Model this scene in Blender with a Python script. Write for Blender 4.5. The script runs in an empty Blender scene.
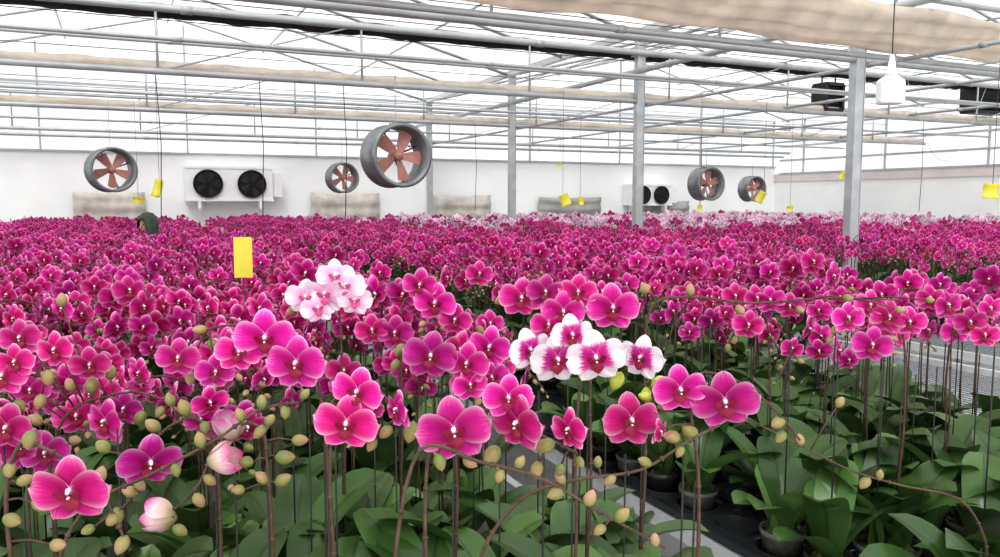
import bpy, math, random
import numpy as np
from mathutils import Vector, Matrix, Euler
random.seed(7); rng=np.random.default_rng(7)
scene=bpy.context.scene
COL=scene.collection
try:
    scene.view_settings.view_transform='Standard'
    scene.view_settings.exposure=.30
    scene.view_settings.gamma=.86
except Exception: pass

# ------------------------------------------------------------------ camera
CAMZ=1.75; YAW=math.radians(25.2); PITCH=math.radians(5.6); F=800.0
cd=bpy.data.cameras.new('camera'); cam=bpy.data.objects.new('camera',cd); COL.objects.link(cam)
cam.location=(0,0,CAMZ); cam.rotation_euler=(math.radians(90)-PITCH,0,-YAW)
cd.lens=28.8; cd.sensor_width=36; cd.clip_start=0.05; cd.clip_end=200
scene.camera=cam
RC=Euler((math.radians(90)-PITCH,0,-YAW)).to_matrix()
def ray(px,py,z):
    d=RC@Vector(((px-500)/F,-(py-278.5)/F,-1.0))
    return Vector((0,0,CAMZ))+d*z
def onY(px,py,Y):
    d=RC@Vector(((px-500)/F,-(py-278.5)/F,-1.0)); t=Y/d.y
    return Vector((0,0,CAMZ))+d*t
def uz(X,Y):
    c=math.cos(YAW); s=math.sin(YAW)
    z=X*s+Y*c
    return (X*c-Y*s)/z if z>0.01 else 99, z

# ------------------------------------------------------------------ materials
def mat(name,col,rough=0.5,metal=0.0,var=0.06,scale=20,bump=0.0,trans=None,spec=None):
    m=bpy.data.materials.new(name); m.use_nodes=True; nt=m.node_tree; N=nt.nodes; L=nt.links
    b=N['Principled BSDF']; b.inputs['Roughness'].default_value=rough; b.inputs['Metallic'].default_value=metal
    if spec is not None and 'Specular IOR Level' in b.inputs: b.inputs['Specular IOR Level'].default_value=spec
    tc=N.new('ShaderNodeTexCoord'); no=N.new('ShaderNodeTexNoise'); no.inputs['Scale'].default_value=scale
    L.new(tc.outputs['Object'],no.inputs['Vector'])
    r=N.new('ShaderNodeValToRGB'); r.color_ramp.elements[0].position=.3; r.color_ramp.elements[1].position=.7
    r.color_ramp.elements[0].color=tuple(max(0,c*(1-var)) for c in col[:3])+(1,)
    r.color_ramp.elements[1].color=tuple(min(1,c*(1+var)) for c in col[:3])+(1,)
    L.new(no.outputs['Fac'],r.inputs['Fac']); L.new(r.outputs['Color'],b.inputs['Base Color'])
    if bump:
        bp=N.new('ShaderNodeBump'); bp.inputs['Strength'].default_value=bump; L.new(no.outputs['Fac'],bp.inputs['Height']); L.new(bp.outputs['Normal'],b.inputs['Normal'])
    if trans:
        out=N['Material Output']; t=N.new('ShaderNodeBsdfTranslucent'); L.new(r.outputs['Color'],t.inputs['Color'])
        mx=N.new('ShaderNodeMixShader'); mx.inputs[0].default_value=trans
        L.new(b.outputs[0],mx.inputs[1]); L.new(t.outputs[0],mx.inputs[2]); L.new(mx.outputs[0],out.inputs['Surface'])
    return m
def bud_mat(name,c1,c2,c3):
    m=bpy.data.materials.new(name); m.use_nodes=True; nt=m.node_tree; N=nt.nodes; L=nt.links
    b=N['Principled BSDF']; b.inputs['Roughness'].default_value=.42
    tc=N.new('ShaderNodeTexCoord'); sp=N.new('ShaderNodeSeparateXYZ'); L.new(tc.outputs['Object'],sp.inputs[0])
    oi=N.new('ShaderNodeObjectInfo'); ad=N.new('ShaderNodeMath'); ad.operation='MULTIPLY_ADD'; ad.inputs[1].default_value=.6; L.new(oi.outputs['Random'],ad.inputs[0])
    m2=N.new('ShaderNodeMath'); m2.operation='MULTIPLY_ADD'; m2.inputs[1].default_value=.6; m2.inputs[2].default_value=-.2; L.new(sp.outputs[2],m2.inputs[0]); L.new(m2.outputs[0],ad.inputs[2])
    r=N.new('ShaderNodeValToRGB'); e=r.color_ramp.elements; e[0].color=c1+(1,); e[1].color=c3+(1,); q=e.new(.5); q.color=c2+(1,)
    L.new(ad.outputs[0],r.inputs['Fac']); L.new(r.outputs[0],b.inputs['Base Color']); return m
def leaf_mat(name,c1,c2):
    m=bpy.data.materials.new(name); m.use_nodes=True; nt=m.node_tree; N=nt.nodes; L=nt.links
    b=N['Principled BSDF']; out=N['Material Output']; b.inputs['Roughness'].default_value=.28
    at=N.new('ShaderNodeAttribute'); at.attribute_name='pc'; sp=N.new('ShaderNodeSeparateXYZ'); L.new(at.outputs['Vector'],sp.inputs[0])
    ab=N.new('ShaderNodeMath'); ab.operation='ABSOLUTE'; L.new(sp.outputs[1],ab.inputs[0])
    tc=N.new('ShaderNodeTexCoord'); no=N.new('ShaderNodeTexNoise'); no.inputs['Scale'].default_value=9; L.new(tc.outputs['Object'],no.inputs['Vector'])
    r=N.new('ShaderNodeValToRGB'); r.color_ramp.elements[0].position=.3; r.color_ramp.elements[1].position=.75
    r.color_ramp.elements[0].color=c1+(1,); r.color_ramp.elements[1].color=c2+(1,); L.new(no.outputs['Fac'],r.inputs['Fac'])
    r2=N.new('ShaderNodeValToRGB'); r2.color_ramp.elements[0].position=.0; r2.color_ramp.elements[0].color=(.45,.5,.45,1); r2.color_ramp.elements[1].position=.12; r2.color_ramp.elements[1].color=(1,1,1,1)
    L.new(ab.outputs[0],r2.inputs['Fac'])
    mx=N.new('ShaderNodeMixRGB'); mx.blend_type='MULTIPLY'; mx.inputs[0].default_value=1; L.new(r.outputs[0],mx.inputs[1]); L.new(r2.outputs[0],mx.inputs[2])
    oi=N.new('ShaderNodeObjectInfo'); hs=N.new('ShaderNodeHueSaturation'); v=N.new('ShaderNodeMath'); v.operation='MULTIPLY_ADD'; v.inputs[1].default_value=.7; v.inputs[2].default_value=.7
    L.new(oi.outputs['Random'],v.inputs[0]); L.new(v.outputs[0],hs.inputs['Value']); L.new(mx.outputs[0],hs.inputs['Color'])
    L.new(hs.outputs[0],b.inputs['Base Color'])
    t=N.new('ShaderNodeBsdfTranslucent'); L.new(hs.outputs[0],t.inputs['Color']); s=N.new('ShaderNodeMixShader'); s.inputs[0].default_value=.15
    L.new(b.outputs[0],s.inputs[1]); L.new(t.outputs[0],s.inputs[2]); L.new(s.outputs[0],out.inputs['Surface'])
    return m
def film(name,alpha,col=(.9,.92,.94),dark=.72,sc=(.25,.8,1)):
    m=bpy.data.materials.new(name); m.use_nodes=True; nt=m.node_tree; N=nt.nodes; L=nt.links
    N.remove(N['Principled BSDF']); out=N['Material Output']
    tr=N.new('ShaderNodeBsdfTransparent'); tl=N.new('ShaderNodeBsdfTranslucent'); df=N.new('ShaderNodeBsdfDiffuse')
    tc=N.new('ShaderNodeTexCoord'); mp=N.new('ShaderNodeMapping'); mp.inputs['Scale'].default_value=sc
    L.new(tc.outputs['Object'],mp.inputs[0]); no=N.new('ShaderNodeTexNoise'); no.inputs['Scale'].default_value=1; L.new(mp.outputs[0],no.inputs['Vector'])
    r=N.new('ShaderNodeValToRGB'); r.color_ramp.elements[0].position=.35; r.color_ramp.elements[1].position=.62; r.color_ramp.elements[0].color=tuple(c*dark for c in col)+(1,); r.color_ramp.elements[1].color=tuple(col)+(1,)
    L.new(no.outputs['Fac'],r.inputs['Fac']); 
    for n in (tl,df,tr): L.new(r.outputs['Color'],n.inputs['Color'])
    a=N.new('ShaderNodeMixShader'); a.inputs[0].default_value=.35; L.new(tl.outputs[0],a.inputs[1]); L.new(df.outputs[0],a.inputs[2])
    b=N.new('ShaderNodeMixShader'); b.inputs[0].default_value=1-alpha; L.new(tr.outputs[0],b.inputs[1]); L.new(a.outputs[0],b.inputs[2])
    L.new(b.outputs[0],out.inputs['Surface']); return m
def petal_mat(name,stops,edge,field,edgef=1.0):
    m=bpy.data.materials.new(name); m.use_nodes=True; nt=m.node_tree; N=nt.nodes; L=nt.links
    b=N['Principled BSDF']; out=N['Material Output']; b.inputs['Roughness'].default_value=.5
    if 'Specular IOR Level' in b.inputs: b.inputs['Specular IOR Level'].default_value=.25
    at=N.new('ShaderNodeAttribute'); at.attribute_name='pc'; sp=N.new('ShaderNodeSeparateXYZ'); L.new(at.outputs['Vector'],sp.inputs[0])
    cb=N.new('ShaderNodeCombineXYZ'); ms=N.new('ShaderNodeMath'); ms.operation='MULTIPLY'; ms.inputs[1].default_value=1.6; L.new(sp.outputs[0],ms.inputs[0])
    mt=N.new('ShaderNodeMath'); mt.operation='MULTIPLY'; mt.inputs[1].default_value=11; L.new(sp.outputs[1],mt.inputs[0])
    L.new(ms.outputs[0],cb.inputs[0]); L.new(mt.outputs[0],cb.inputs[1]); L.new(sp.outputs[2],cb.inputs[2])
    no=N.new('ShaderNodeTexNoise'); no.inputs['Scale'].default_value=1.6; no.inputs['Detail'].default_value=3; L.new(cb.outputs[0],no.inputs['Vector'])
    ad=N.new('ShaderNodeMath'); ad.operation='MULTIPLY_ADD'; ad.inputs[1].default_value=.50; L.new(no.outputs['Fac'],ad.inputs[0]); 
    sb=N.new('ShaderNodeMath'); sb.operation='SUBTRACT'; sb.inputs[1].default_value=.25; L.new(sp.outputs[0],sb.inputs[0]); L.new(sb.outputs[0],ad.inputs[2])
    r=N.new('ShaderNodeValToRGB'); els=r.color_ramp.elements
    els[0].position=stops[0][0]; els[0].color=stops[0][1]+(1,); els[1].position=stops[-1][0]; els[1].color=stops[-1][1]+(1,)
    for p,c in stops[1:-1]:
        e=els.new(p); e.color=c+(1,)
    L.new(ad.outputs[0],r.inputs['Fac'])
    ab=N.new('ShaderNodeMath'); ab.operation='ABSOLUTE'; L.new(sp.outputs[1],ab.inputs[0])
    pw=N.new('ShaderNodeMath'); pw.operation='POWER'; pw.inputs[1].default_value=6.0; L.new(ab.outputs[0],pw.inputs[0])
    pm=N.new('ShaderNodeMath'); pm.operation='MULTIPLY'; L.new(pw.outputs[0],pm.inputs[0]); 
    sq=N.new('ShaderNodeMath'); sq.operation='MULTIPLY'; sq.inputs[1].default_value=edgef; L.new(sp.outputs[0],sq.inputs[0]); L.new(sq.outputs[0],pm.inputs[1])
    mx=N.new('ShaderNodeMixRGB'); L.new(pm.outputs[0],mx.inputs[0]); L.new(r.outputs['Color'],mx.inputs[1]); mx.inputs[2].default_value=edge+(1,)
    hs=N.new('ShaderNodeHueSaturation'); L.new(mx.outputs[0],hs.inputs['Color'])
    if field:
        a2=N.new('ShaderNodeAttribute'); a2.attribute_name='rnd'; rn=a2.outputs['Fac']
    else:
        oi=N.new('ShaderNodeObjectInfo'); rn=oi.outputs['Random']
    h1=N.new('ShaderNodeMath'); h1.operation='MULTIPLY_ADD'; h1.inputs[1].default_value=.032; h1.inputs[2].default_value=.474; L.new(rn,h1.inputs[0]); L.new(h1.outputs[0],hs.inputs['Hue'])
    fr=N.new('ShaderNodeMath'); fr.operation='MULTIPLY'; fr.inputs[1].default_value=7.31; L.new(rn,fr.inputs[0]); ff=N.new('ShaderNodeMath'); ff.operation='FRACT'; L.new(fr.outputs[0],ff.inputs[0])
    v1=N.new('ShaderNodeMath'); v1.operation='MULTIPLY_ADD'; v1.inputs[1].default_value=.5; v1.inputs[2].default_value=.76; L.new(ff.outputs[0],v1.inputs[0]); L.new(v1.outputs[0],hs.inputs['Value'])
    L.new(hs.outputs[0],b.inputs['Base Color'])
    bp=N.new('ShaderNodeBump'); bp.inputs['Strength'].default_value=.35; bp.inputs['Distance'].default_value=.003; L.new(no.outputs['Fac'],bp.inputs['Height']); L.new(bp.outputs['Normal'],b.inputs['Normal'])
    t=N.new('ShaderNodeBsdfTranslucent'); L.new(hs.outputs[0],t.inputs['Color']); ms2=N.new('ShaderNodeMixShader'); ms2.inputs[0].default_value=.22
    L.new(b.outputs[0],ms2.inputs[1]); L.new(t.outputs[0],ms2.inputs[2]); L.new(ms2.outputs[0],out.inputs['Surface'])
    return m
MAG=[(0.0,(.96,.70,.84)),(.05,(.80,.15,.42)),(.12,(.46,.003,.14)),(.42,(.55,.005,.19)),(.70,(.68,.014,.27)),(.88,(.84,.12,.42)),(1.0,(.95,.50,.72))]
PALE=[(0.02,(.95,.65,.8)),(.2,(.92,.45,.68)),(.5,(.94,.70,.83)),(.98,(.97,.88,.92))]
WHI=[(0.02,(.9,.4,.65)),(.12,(.60,.01,.26)),(.40,(.66,.03,.32)),(.52,(.96,.82,.9)),(.98,(.98,.97,.98))]
HALF=[(0.02,(.28,.28,.10)),(.3,(.66,.52,.40)),(.6,(.85,.62,.64)),(.98,(.70,.08,.32))]
petm=[petal_mat('petal_magenta',MAG,(.98,.74,.86),False),petal_mat('petal_pale_pink',PALE,(.97,.9,.94),False),petal_mat('petal_white_magenta',WHI,(.98,.97,.98),False)]
petf=[petal_mat('petal_magenta_mass',MAG,(.98,.74,.86),True),petal_mat('petal_pale_mass',PALE,(.97,.9,.94),True),petal_mat('petal_white_mass',WHI,(.98,.97,.98),True)]
M_half=petal_mat('petal_half_open',HALF,(.90,.78,.78),False)
M_lip=mat('lip_crimson',(.28,.002,.04),.5,var=.3,scale=60,trans=.1)
M_lipp=mat('lip_rose',(.72,.10,.30),.5,var=.3,scale=60,trans=.1)
M_col=mat('column_cream',(.97,.86,.84),.5,var=.06,scale=80)
M_leaf=leaf_mat('leaf_green',(.048,.11,.026),(.09,.18,.052))
M_leaf2=leaf_mat('leaf_light_green',(.08,.165,.04),(.14,.25,.08))
M_stem=mat('spike_brown',(.10,.055,.035),.5,var=.35,scale=50)
M_stake=mat('stake_dark',(.025,.025,.02),.5)
M_bud=bud_mat('bud_olive_pink',(.19,.22,.06),(.35,.27,.11),(.48,.26,.20))
M_budg=mat('bud_green',(.50,.55,.08),.45,var=.2,scale=1.6)
M_pot=mat('pot_dark_plastic',(.035,.037,.035),.3,var=.2)
M_potc=mat('pot_smoky_plastic',(.18,.19,.16),.2,var=.3,scale=40)
M_bark=mat('moss_bark',(.14,.13,.06),.95,var=.5,scale=90,bump=.6)
M_tray=mat('tray_black',(.035,.04,.044),.28)
M_steel=mat('galvanised_steel',(.50,.52,.53),.42,.5,var=.15,scale=6)
M_steeld=mat('fan_drum_steel',(.26,.275,.28),.4,.4,var=.2,scale=6)
M_steel2=mat('painted_pipe',(.48,.50,.51),.45,.3,var=.1,scale=4)
M_alu=mat('aluminium_rail',(.66,.68,.69),.4,.2,var=.08)
M_wire=mat('mesh_wire',(.36,.39,.42),.35,.4)
M_black=mat('black_metal',(.012,.012,.014),.45)
M_cable=mat('dark_cable',(.06,.06,.06),.6)
M_blade=mat('fan_blade_dusty_pink',(.52,.25,.21),.5,var=.12)
M_white=mat('white_enamel',(.88,.89,.90),.4,var=.03,scale=5)
M_wall=mat('white_wall_panel',(.93,.945,.93),.6,var=.025,scale=1.5,bump=.05)
M_wallp=mat('wall_pink_strip',(.76,.68,.66),.6,var=.05,scale=3)
M_cloth=mat('cream_shade_cloth',(.86,.79,.71),.8,var=.10,scale=5,bump=.3,trans=.5)
M_clothd=mat('black_shade_cloth',(.012,.012,.014),.8)
M_tarp=mat('grey_beige_tarp',(.56,.52,.47),.8,var=.2,scale=3,bump=.4)
M_yel=mat('yellow_sticky_card',(.97,.90,.15),.4,var=.05,trans=.3)
M_floor=mat('concrete_floor',(.60,.60,.59),.85,var=.15,scale=3,bump=.15)
M_bulb=mat('lamp_glass',(.95,.96,.97),.25,var=.01)
M_jacket=mat('green_jacket',(.06,.085,.06),.85,var=.3,scale=30)
M_skin=mat('skin',(.55,.32,.22),.5)
M_hair=mat('hair',(.015,.012,.01),.5)
M_film=film('roof_film',.42,(.84,.845,.85),.76)
M_film2=film('wall_glazing',.32,(.86,.865,.875),.82,(.8,1,.3))

# ------------------------------------------------------------------ mesh builder
class MB:
    def __init__(s): s.v=[];s.f=[];s.m=[];s.pc=[]
    def add(s,vs,fs,mi=0,pc=None):
        o=len(s.v); s.v+= [tuple(v) for v in vs]; s.f+=[tuple(i+o for i in f) for f in fs]; s.m+=[mi]*len(fs)
        s.pc+= pc if pc else [(0,0,0)]*len(vs)
    def box(s,c,d,mi=0,R=None):
        x,y,z=[k/2 for k in d]; P=[Vector((a,b,e)) for a in(-x,x) for b in(-y,y) for e in(-z,z)]
        if R is not None: P=[R@p for p in P]
        P=[p+Vector(c) for p in P]
        s.add(P,[(0,1,3,2),(4,6,7,5),(0,4,5,1),(2,3,7,6),(0,2,6,4),(1,5,7,3)],mi)
    def tube(s,pts,r,n=8,mi=0,cap=True):
        pts=[Vector(p) for p in pts]; k=len(pts)
        if not hasattr(r,'__len__'): r=[r]*k
        t=(pts[1]-pts[0]).normalized(); ref=Vector((1,0,0)) if abs(t.x)<.8 else Vector((0,1,0))
        nrm=(ref-t*ref.dot(t)).normalized(); vs=[]
        for i,p in enumerate(pts):
            a=pts[max(i-1,0)]; b=pts[min(i+1,k-1)]; t=(b-a).normalized()
            nrm=(nrm-t*nrm.dot(t)).normalized(); bn=t.cross(nrm)
            for j in range(n):
                q=2*math.pi*j/n; vs.append(p+(nrm*math.cos(q)+bn*math.sin(q))*r[i])
        fs=[(i*n+j,i*n+(j+1)%n,(i+1)*n+(j+1)%n,(i+1)*n+j) for i in range(k-1) for j in range(n)]
        if cap and n>3: fs+= [tuple(range(n))[::-1],tuple((k-1)*n+j for j in range(n))]
        s.add(vs,fs,mi)
    def lathe(s,prof,n=24,mi=0,M=None):
        vs=[];k=len(prof)
        for r,z in prof:
            for j in range(n):
                q=2*math.pi*j/n; p=Vector((r*math.cos(q),r*math.sin(q),z)); vs.append(M@p if M is not None else p)
        s.add(vs,[(i*n+j,i*n+(j+1)%n,(i+1)*n+(j+1)%n,(i+1)*n+j) for i in range(k-1) for j in range(n)],mi)
    def grid(s,P,nu,nv,mi=0,pc=None):
        s.add(P,[(i*nv+j,i*nv+j+1,(i+1)*nv+j+1,(i+1)*nv+j) for i in range(nu-1) for j in range(nv-1)],mi,pc)
    def mesh(s,name,mats,smooth=True):
        me=bpy.data.meshes.new(name); me.from_pydata(s.v,[],s.f)
        for m in mats: me.materials.append(m)
        me.polygons.foreach_set('material_index',s.m)
        me.polygons.foreach_set('use_smooth',[smooth]*len(s.f))
        if any(p!=(0,0,0) for p in s.pc):
            a=me.attributes.new('pc','FLOAT_VECTOR','POINT'); a.data.foreach_set('vector',np.array(s.pc,dtype=np.float32).ravel())
        me.update(); return me
def ob(name,me,loc=(0,0,0),parent=None,M=None,label=None,cat=None,group=None,kind=None):
    o=bpy.data.objects.new(name,me); COL.objects.link(o)
    if M is not None: o.matrix_basis=M
    else: o.location=loc
    if parent: o.parent=parent
    if label: o['label']=label
    if cat: o['category']=cat
    if group: o['group']=group
    if kind: o['kind']=kind
    return o

# ------------------------------------------------------------------ orchid parts
def petal(B,ang,L,W,kind,nu,nv,yoff,curl,cup,prof,mi=0):
    P=[];pc=[]
    ca,sa=math.cos(ang),math.sin(ang)
    for i in range(nu):
        s=(i/(nu-1))**.85
        for j in range(nv):
            t=-1+2*j/(nv-1)
            if prof=='w':
                w=W*(max(s,.015)**.42)*math.sqrt(max(0,1-s**3.6))*1.08
                a=L*s*(1-.10*t*t*s)+.02*math.sin(3*t+kind)*s; b=t*w
            else:
                w=W*(math.sin(math.pi*min(1,(.08+.92*s)**.9))**.55 if s<1 else 0); w=max(w,W*.04)
                a=s*L; b=t*w
            y=yoff+curl*s*s+cup*(t*t)*s+.022*math.sin(5*s+3.2*t+kind)*s+.02*math.cos(math.pi*t*2)*s
            P.append((ca*a-sa*b,y,sa*a+ca*b)); pc.append((max(s,.001),t,kind*1.7))
    B.grid(P,nu,nv,mi,pc)
def flower_shape(B,nu,nv,var=0,mi=0,lip=True,lipm=1,colm=2,simple=False):
    d=math.radians
    sh=[0,.03,-.03][var%3]
    petal(B,d(90+4*sh*50),.46,.20,1,nu,nv,.03,.05+sh,.02,'s',mi)
    petal(B,d(-126),.47,.205,2,nu,nv,.03,.04,.02,'s',mi)
    petal(B,d(-54),.47,.205,3,nu,nv,.03,.04-sh,.02,'s',mi)
    petal(B,d(7+sh*60),.53,.33,4,nu,nv,0.0,.03+sh*2,-.06,'w',mi)
    petal(B,d(173+sh*60),.53,.33,5,nu,nv,0.002,.03-sh*2,-.06,'w',mi)
    if lip: lip_shape(B,lipm,colm,simple)
def lip_shape(B,lipm,colm,simple=False):
    if simple:
        B.grid([(-.07,-.04,.0),(.07,-.04,.0),(-.09,-.1,-.15),(.09,-.1,-.15)],2,2,lipm)
        B.grid([(-.03,-.07,.04),(.03,-.07,.04),(-.025,-.09,-.0),(.025,-.09,-.0)],2,2,colm)
        return
    P=[]
    for i in range(6):
        s=i/5; w=[.035,.05,.095,.11,.07,.012][i]
        for j in range(5):
            t=-1+j/2; P.append((t*w,-.03-.12*s+.05*s*s+.03*t*t,-.03-.21*s))
    B.grid(P,6,5,lipm)
    for sg in(-1,1):
        P=[]
        for i in range(5):
            s=i/4; w=[.02,.05,.07,.055,.012][i]
            for j in range(3):
                t=-1+j; P.append((sg*(.03+.13*s),-.03-.07*s-.03*(t+1)*.5,-.05+.08*s+t*w))
        B.grid(P,5,3,lipm)
    B.tube([(0,.02,.03),(0,-.05,.04),(0,-.09,.015)],[.03,.033,.022],8,colm)
    B.tube([(0,-.06,-.05),(0,-.1,-.045)],[.024,.012],6,colm)
FL={}
for v in range(3):
    for c in range(3):
        B=MB(); flower_shape(B,11,11,v,0,lip=False)
        B.lathe([(.0,.0),(.02,.0),(.018,.08),(.001,.1)],6,1,Matrix.Rotation(-math.pi/2,3,'X'))
        FL[(v,c)]=B.mesh('flower_petals',[petm[c],M_stem])
B=MB(); lip_shape(B,0,1); LIP=B.mesh('flower_lip',[M_lip,M_col]); LIPP=B.mesh('flower_lip_rose',[M_lipp,M_col])
FLM={}
for v in range(3):
    for c in range(3):
        B=MB(); flower_shape(B,7,6,v,0,True,1,2); FLM[(v,c)]=B.mesh('flower_whole',[petm[c],M_lipp if c==1 else M_lip,M_col])
def bud_mesh(m,n=12,k=9):
    B=MB(); B.lathe([(.44*math.sin(math.pi*(i/(k-1)))**.62*(1-.22*i/(k-1))+.002,i/(k-1)*1.18-.09) for i in range(k)],n,0)
    me=B.mesh('bud',[m]); 
    for v in me.vertices:
        a=math.atan2(v.co.y,v.co.x); f=1+.06*math.cos(3*a); v.co.x*=f; v.co.y*=f
    return me
def half_open():
    B=MB()
    for k in range(5):
        a0=k*2*math.pi/5*2; sh=.9+.05*k; op=[.08,.30,.12,.34,.16][k]; nu,nv=9,7; P=[];pc=[]
        for i in range(nu):
            s=i/(nu-1); r=.47*math.sin(math.pi*(.06+.74*s))**.7*sh+op*s*s
            hw=.95*math.sin(math.pi*min(1,.12+.80*s))**.6
            for j in range(nv):
                t=-1+2*j/(nv-1); q=a0+t*hw
                P.append((r*math.cos(q),r*math.sin(q),[1.15,1.0,1.2,.95,1.1][k]*s-.08*t*t*s)); pc.append((max(s,.001),t,k*1.3))
        B.grid(P,nu,nv,0,pc)
    return B.mesh('half_open_bloom',[M_half])
BUD=[bud_mesh(M_bud),bud_mesh(M_budg),half_open()]
def leaf_grid(B,L,W,elev,droop,nu,nv,mi=0,M=None,twist=0):
    P=[]; pc=[]; x=0;z=0; a=elev
    for i in range(nu):
        s=i/(nu-1)
        w=W*(.30+.70*math.sin(math.pi*min(1,.10+.66*s))**.9)
        if s>.72: w*= math.sqrt(max(0.003,1-((s-.72)/.28)**2.2))
        for j in range(nv):
            t=-1+2*j/(nv-1)
            up=.30*w*abs(t)
            p=Vector((x-math.sin(a)*up,t*w*math.cos(twist*s),z+math.cos(a)*up+t*w*math.sin(twist*s)))
            P.append(M@p if M is not None else p); pc.append((max(s,.001),t,0))
        a=elev-droop*(s**1.3)*1.1; x+=math.cos(a)*L/(nu-1); z+=math.sin(a)*L/(nu-1)
    B.grid(P,nu,nv,mi,pc)
LEAFS=[(.27,.048,1.22,.9,.2),(.28,.052,1.02,1.0,-.2),(.23,.052,.85,.9,.15),(.29,.049,1.33,1.15,.1),(.18,.040,1.25,.4,0)]
LEAF=[]
for L_,W_,e_,d_,t_ in LEAFS:
    for m in (M_leaf,M_leaf2):
        B=MB(); leaf_grid(B,L_,W_,e_,d_,14,7,0,None,t_); LEAF.append(B.mesh('leaf',[m]))
def pot_mesh(m):
    B=MB(); B.lathe([(.001,.004),(.042,.004),(.044,0.0),(.051,.085),(.056,.088),(.056,.1),(.052,.1),(.050,.086),(.046,.075)],20,0); return B.mesh('pot',[m])
POT=[pot_mesh(M_pot),pot_mesh(M_potc)]
B=MB(); 
B.lathe([(.048,.08),(.04,.088),(.025,.092),(.001,.094)],14,0)
for i in range(14):
    a=random.random()*6.28; r=random.random()*.036; B.box((r*math.cos(a),r*math.sin(a),.09),(.016,.01,.008),0,Euler((random.random(),random.random(),random.random()*6)).to_matrix())
BARK=B.mesh('bark',[M_bark],False)

# plant variants ---------------------------------------------------
def Rz(a): return Matrix.Rotation(a,4,'Z')
def fmat(pos,yaw,pitch,roll,s):
    return Matrix.Translation(pos)@Rz(yaw)@Matrix.Rotation(pitch,4,'X')@Matrix.Rotation(roll,4,'Y')@Matrix.Scale(s,4)
def interp(pts,t):
    n=len(pts)-1; i=min(int(t*n),n-1); f=t*n-i; return pts[i].lerp(pts[i+1],f)
def smoothpath(pts,k=4):
    pts=[Vector(p) for p in pts]; out=[]
    for i in range(len(pts)-1):
        p0=pts[max(i-1,0)];p1=pts[i];p2=pts[i+1];p3=pts[min(i+2,len(pts)-1)]
        for j in range(k):
            t=j/k
            out.append(.5*((2*p1)+(p2-p0)*t+(2*p0-5*p1+4*p2-p3)*t*t+(3*p1-p0-3*p2+p3)*t**3))
    out.append(pts[-1]); return out
VAR=[]
NV=12
for k in range(NV):
    r=random.Random(100+k)
    az=[-1.35,-.9,-.5,-.15,.15,.5,.9,1.35,-1.1,1.15,-.3,.3][k]
    a=Vector((math.sin(az),-math.cos(az),0)); side=Vector((a.y,-a.x,0))
    h=.43+.07*r.random()
    top=Vector((.012,.004,.1+h))
    q_=r.uniform(.8,1.2)
    arch=[(0,0),(.035,.045*q_),(.085,.075*q_),(.14,.078*q_),(.195,.052),(.245,.01),(.285,-.04)]
    pts=[Vector((.008,0,.085)),Vector((.012,0,.2)),Vector((.008,.005,.35))]+[top+a*x+Vector((0,0,z)) for x,z in arch]
    path=smoothpath(pts,3)
    ap=smoothpath([top+a*x+Vector((0,0,z)) for x,z in arch],3)
    fl=[];peds=[]
    nf=r.choice([5,6,6,7])
    for i in range(nf):
        t=.02+.70*i/(nf-1); p=interp(ap,t); sg=1 if i%2 else -1
        q=p+side*sg*.036+Vector((0,-.03,-.012+sg*.020+(-.0 if i else .01)))+Vector((r.uniform(-.01,.01),0,r.uniform(-.016,.016)))
        fl.append((q,r.uniform(-.8,.8)+ .3*az*.5,r.uniform(-.15,.4),r.uniform(-.35,.35),.101*r.uniform(.78,1.08)*(1-.12*i/nf),r.randrange(3)))
        peds.append((p,q+Vector((0,.012,0))))
    bu=[]
    nb=r.choice([4,5,6])
    for i in range(nb):
        t=.78+.22*i/(nb-1); p=interp(ap,t); sg=1 if i%2 else -1
        q=p+side*sg*.018+Vector((0,-.01,-.01)); s=.021*(1-.45*i/nb)
        d=(q-p).normalized(); bu.append((q,d,s)); peds.append((p,q))
    lv=[]
    nl=r.choice([5,6,6]); o=r.random()*6
    for i in range(nl):
        lv.append((o+i*math.pi+ (i//2)*.75+r.uniform(-.3,.3), (r.choice([0,1,2,3]) if i<nl-1 else 4), r.random()<.45, r.uniform(.8,1.1)))
    VAR.append(dict(path=path,fl=fl,bu=bu,peds=peds,lv=lv,stake=[(.0,.006,.06),(.002,.006,.1+h-.02)]))
def spike_mesh(path,peds,n=6,r0=.0033,name='flower_spike'):
    B=MB(); k=len(path); B.tube(path,[r0*(1-.5*i/(k-1)) for i in range(k)],n)
    for i in range(2,k-1,3):
        t=(path[i+1]-path[i]).normalized(); B.tube([path[i]-t*.003,path[i],path[i]+t*.003],[r0*.7,r0*1.35,r0*.7],n)
    for a,b in peds:
        m=(a+b)/2+Vector((0,0,.004)); B.tube([a,m,b],[.0017,.0015,.0017],5)
    return B.mesh(name,[M_stem])
def stake_mesh(a,b):
    B=MB(); B.tube([a,b],.0018,6); 
    return B.mesh('stake',[M_stake])
for V in VAR:
    V['spike']=spike_mesh(V['path'],V['peds']); V['stakem']=stake_mesh(*V['stake'])
def up_to(d,pos,s):
    q=d.to_track_quat('Z','Y').to_matrix().to_4x4(); return Matrix.Translation(pos)@q@Matrix.Scale(s,4)
LBL={0:"magenta-pink moth orchid with arching spike in a dark pot",1:"pale pink moth orchid with arching spike in a dark pot",2:"white moth orchid with magenta centres in a dark pot"}
BENCH=.80
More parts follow.
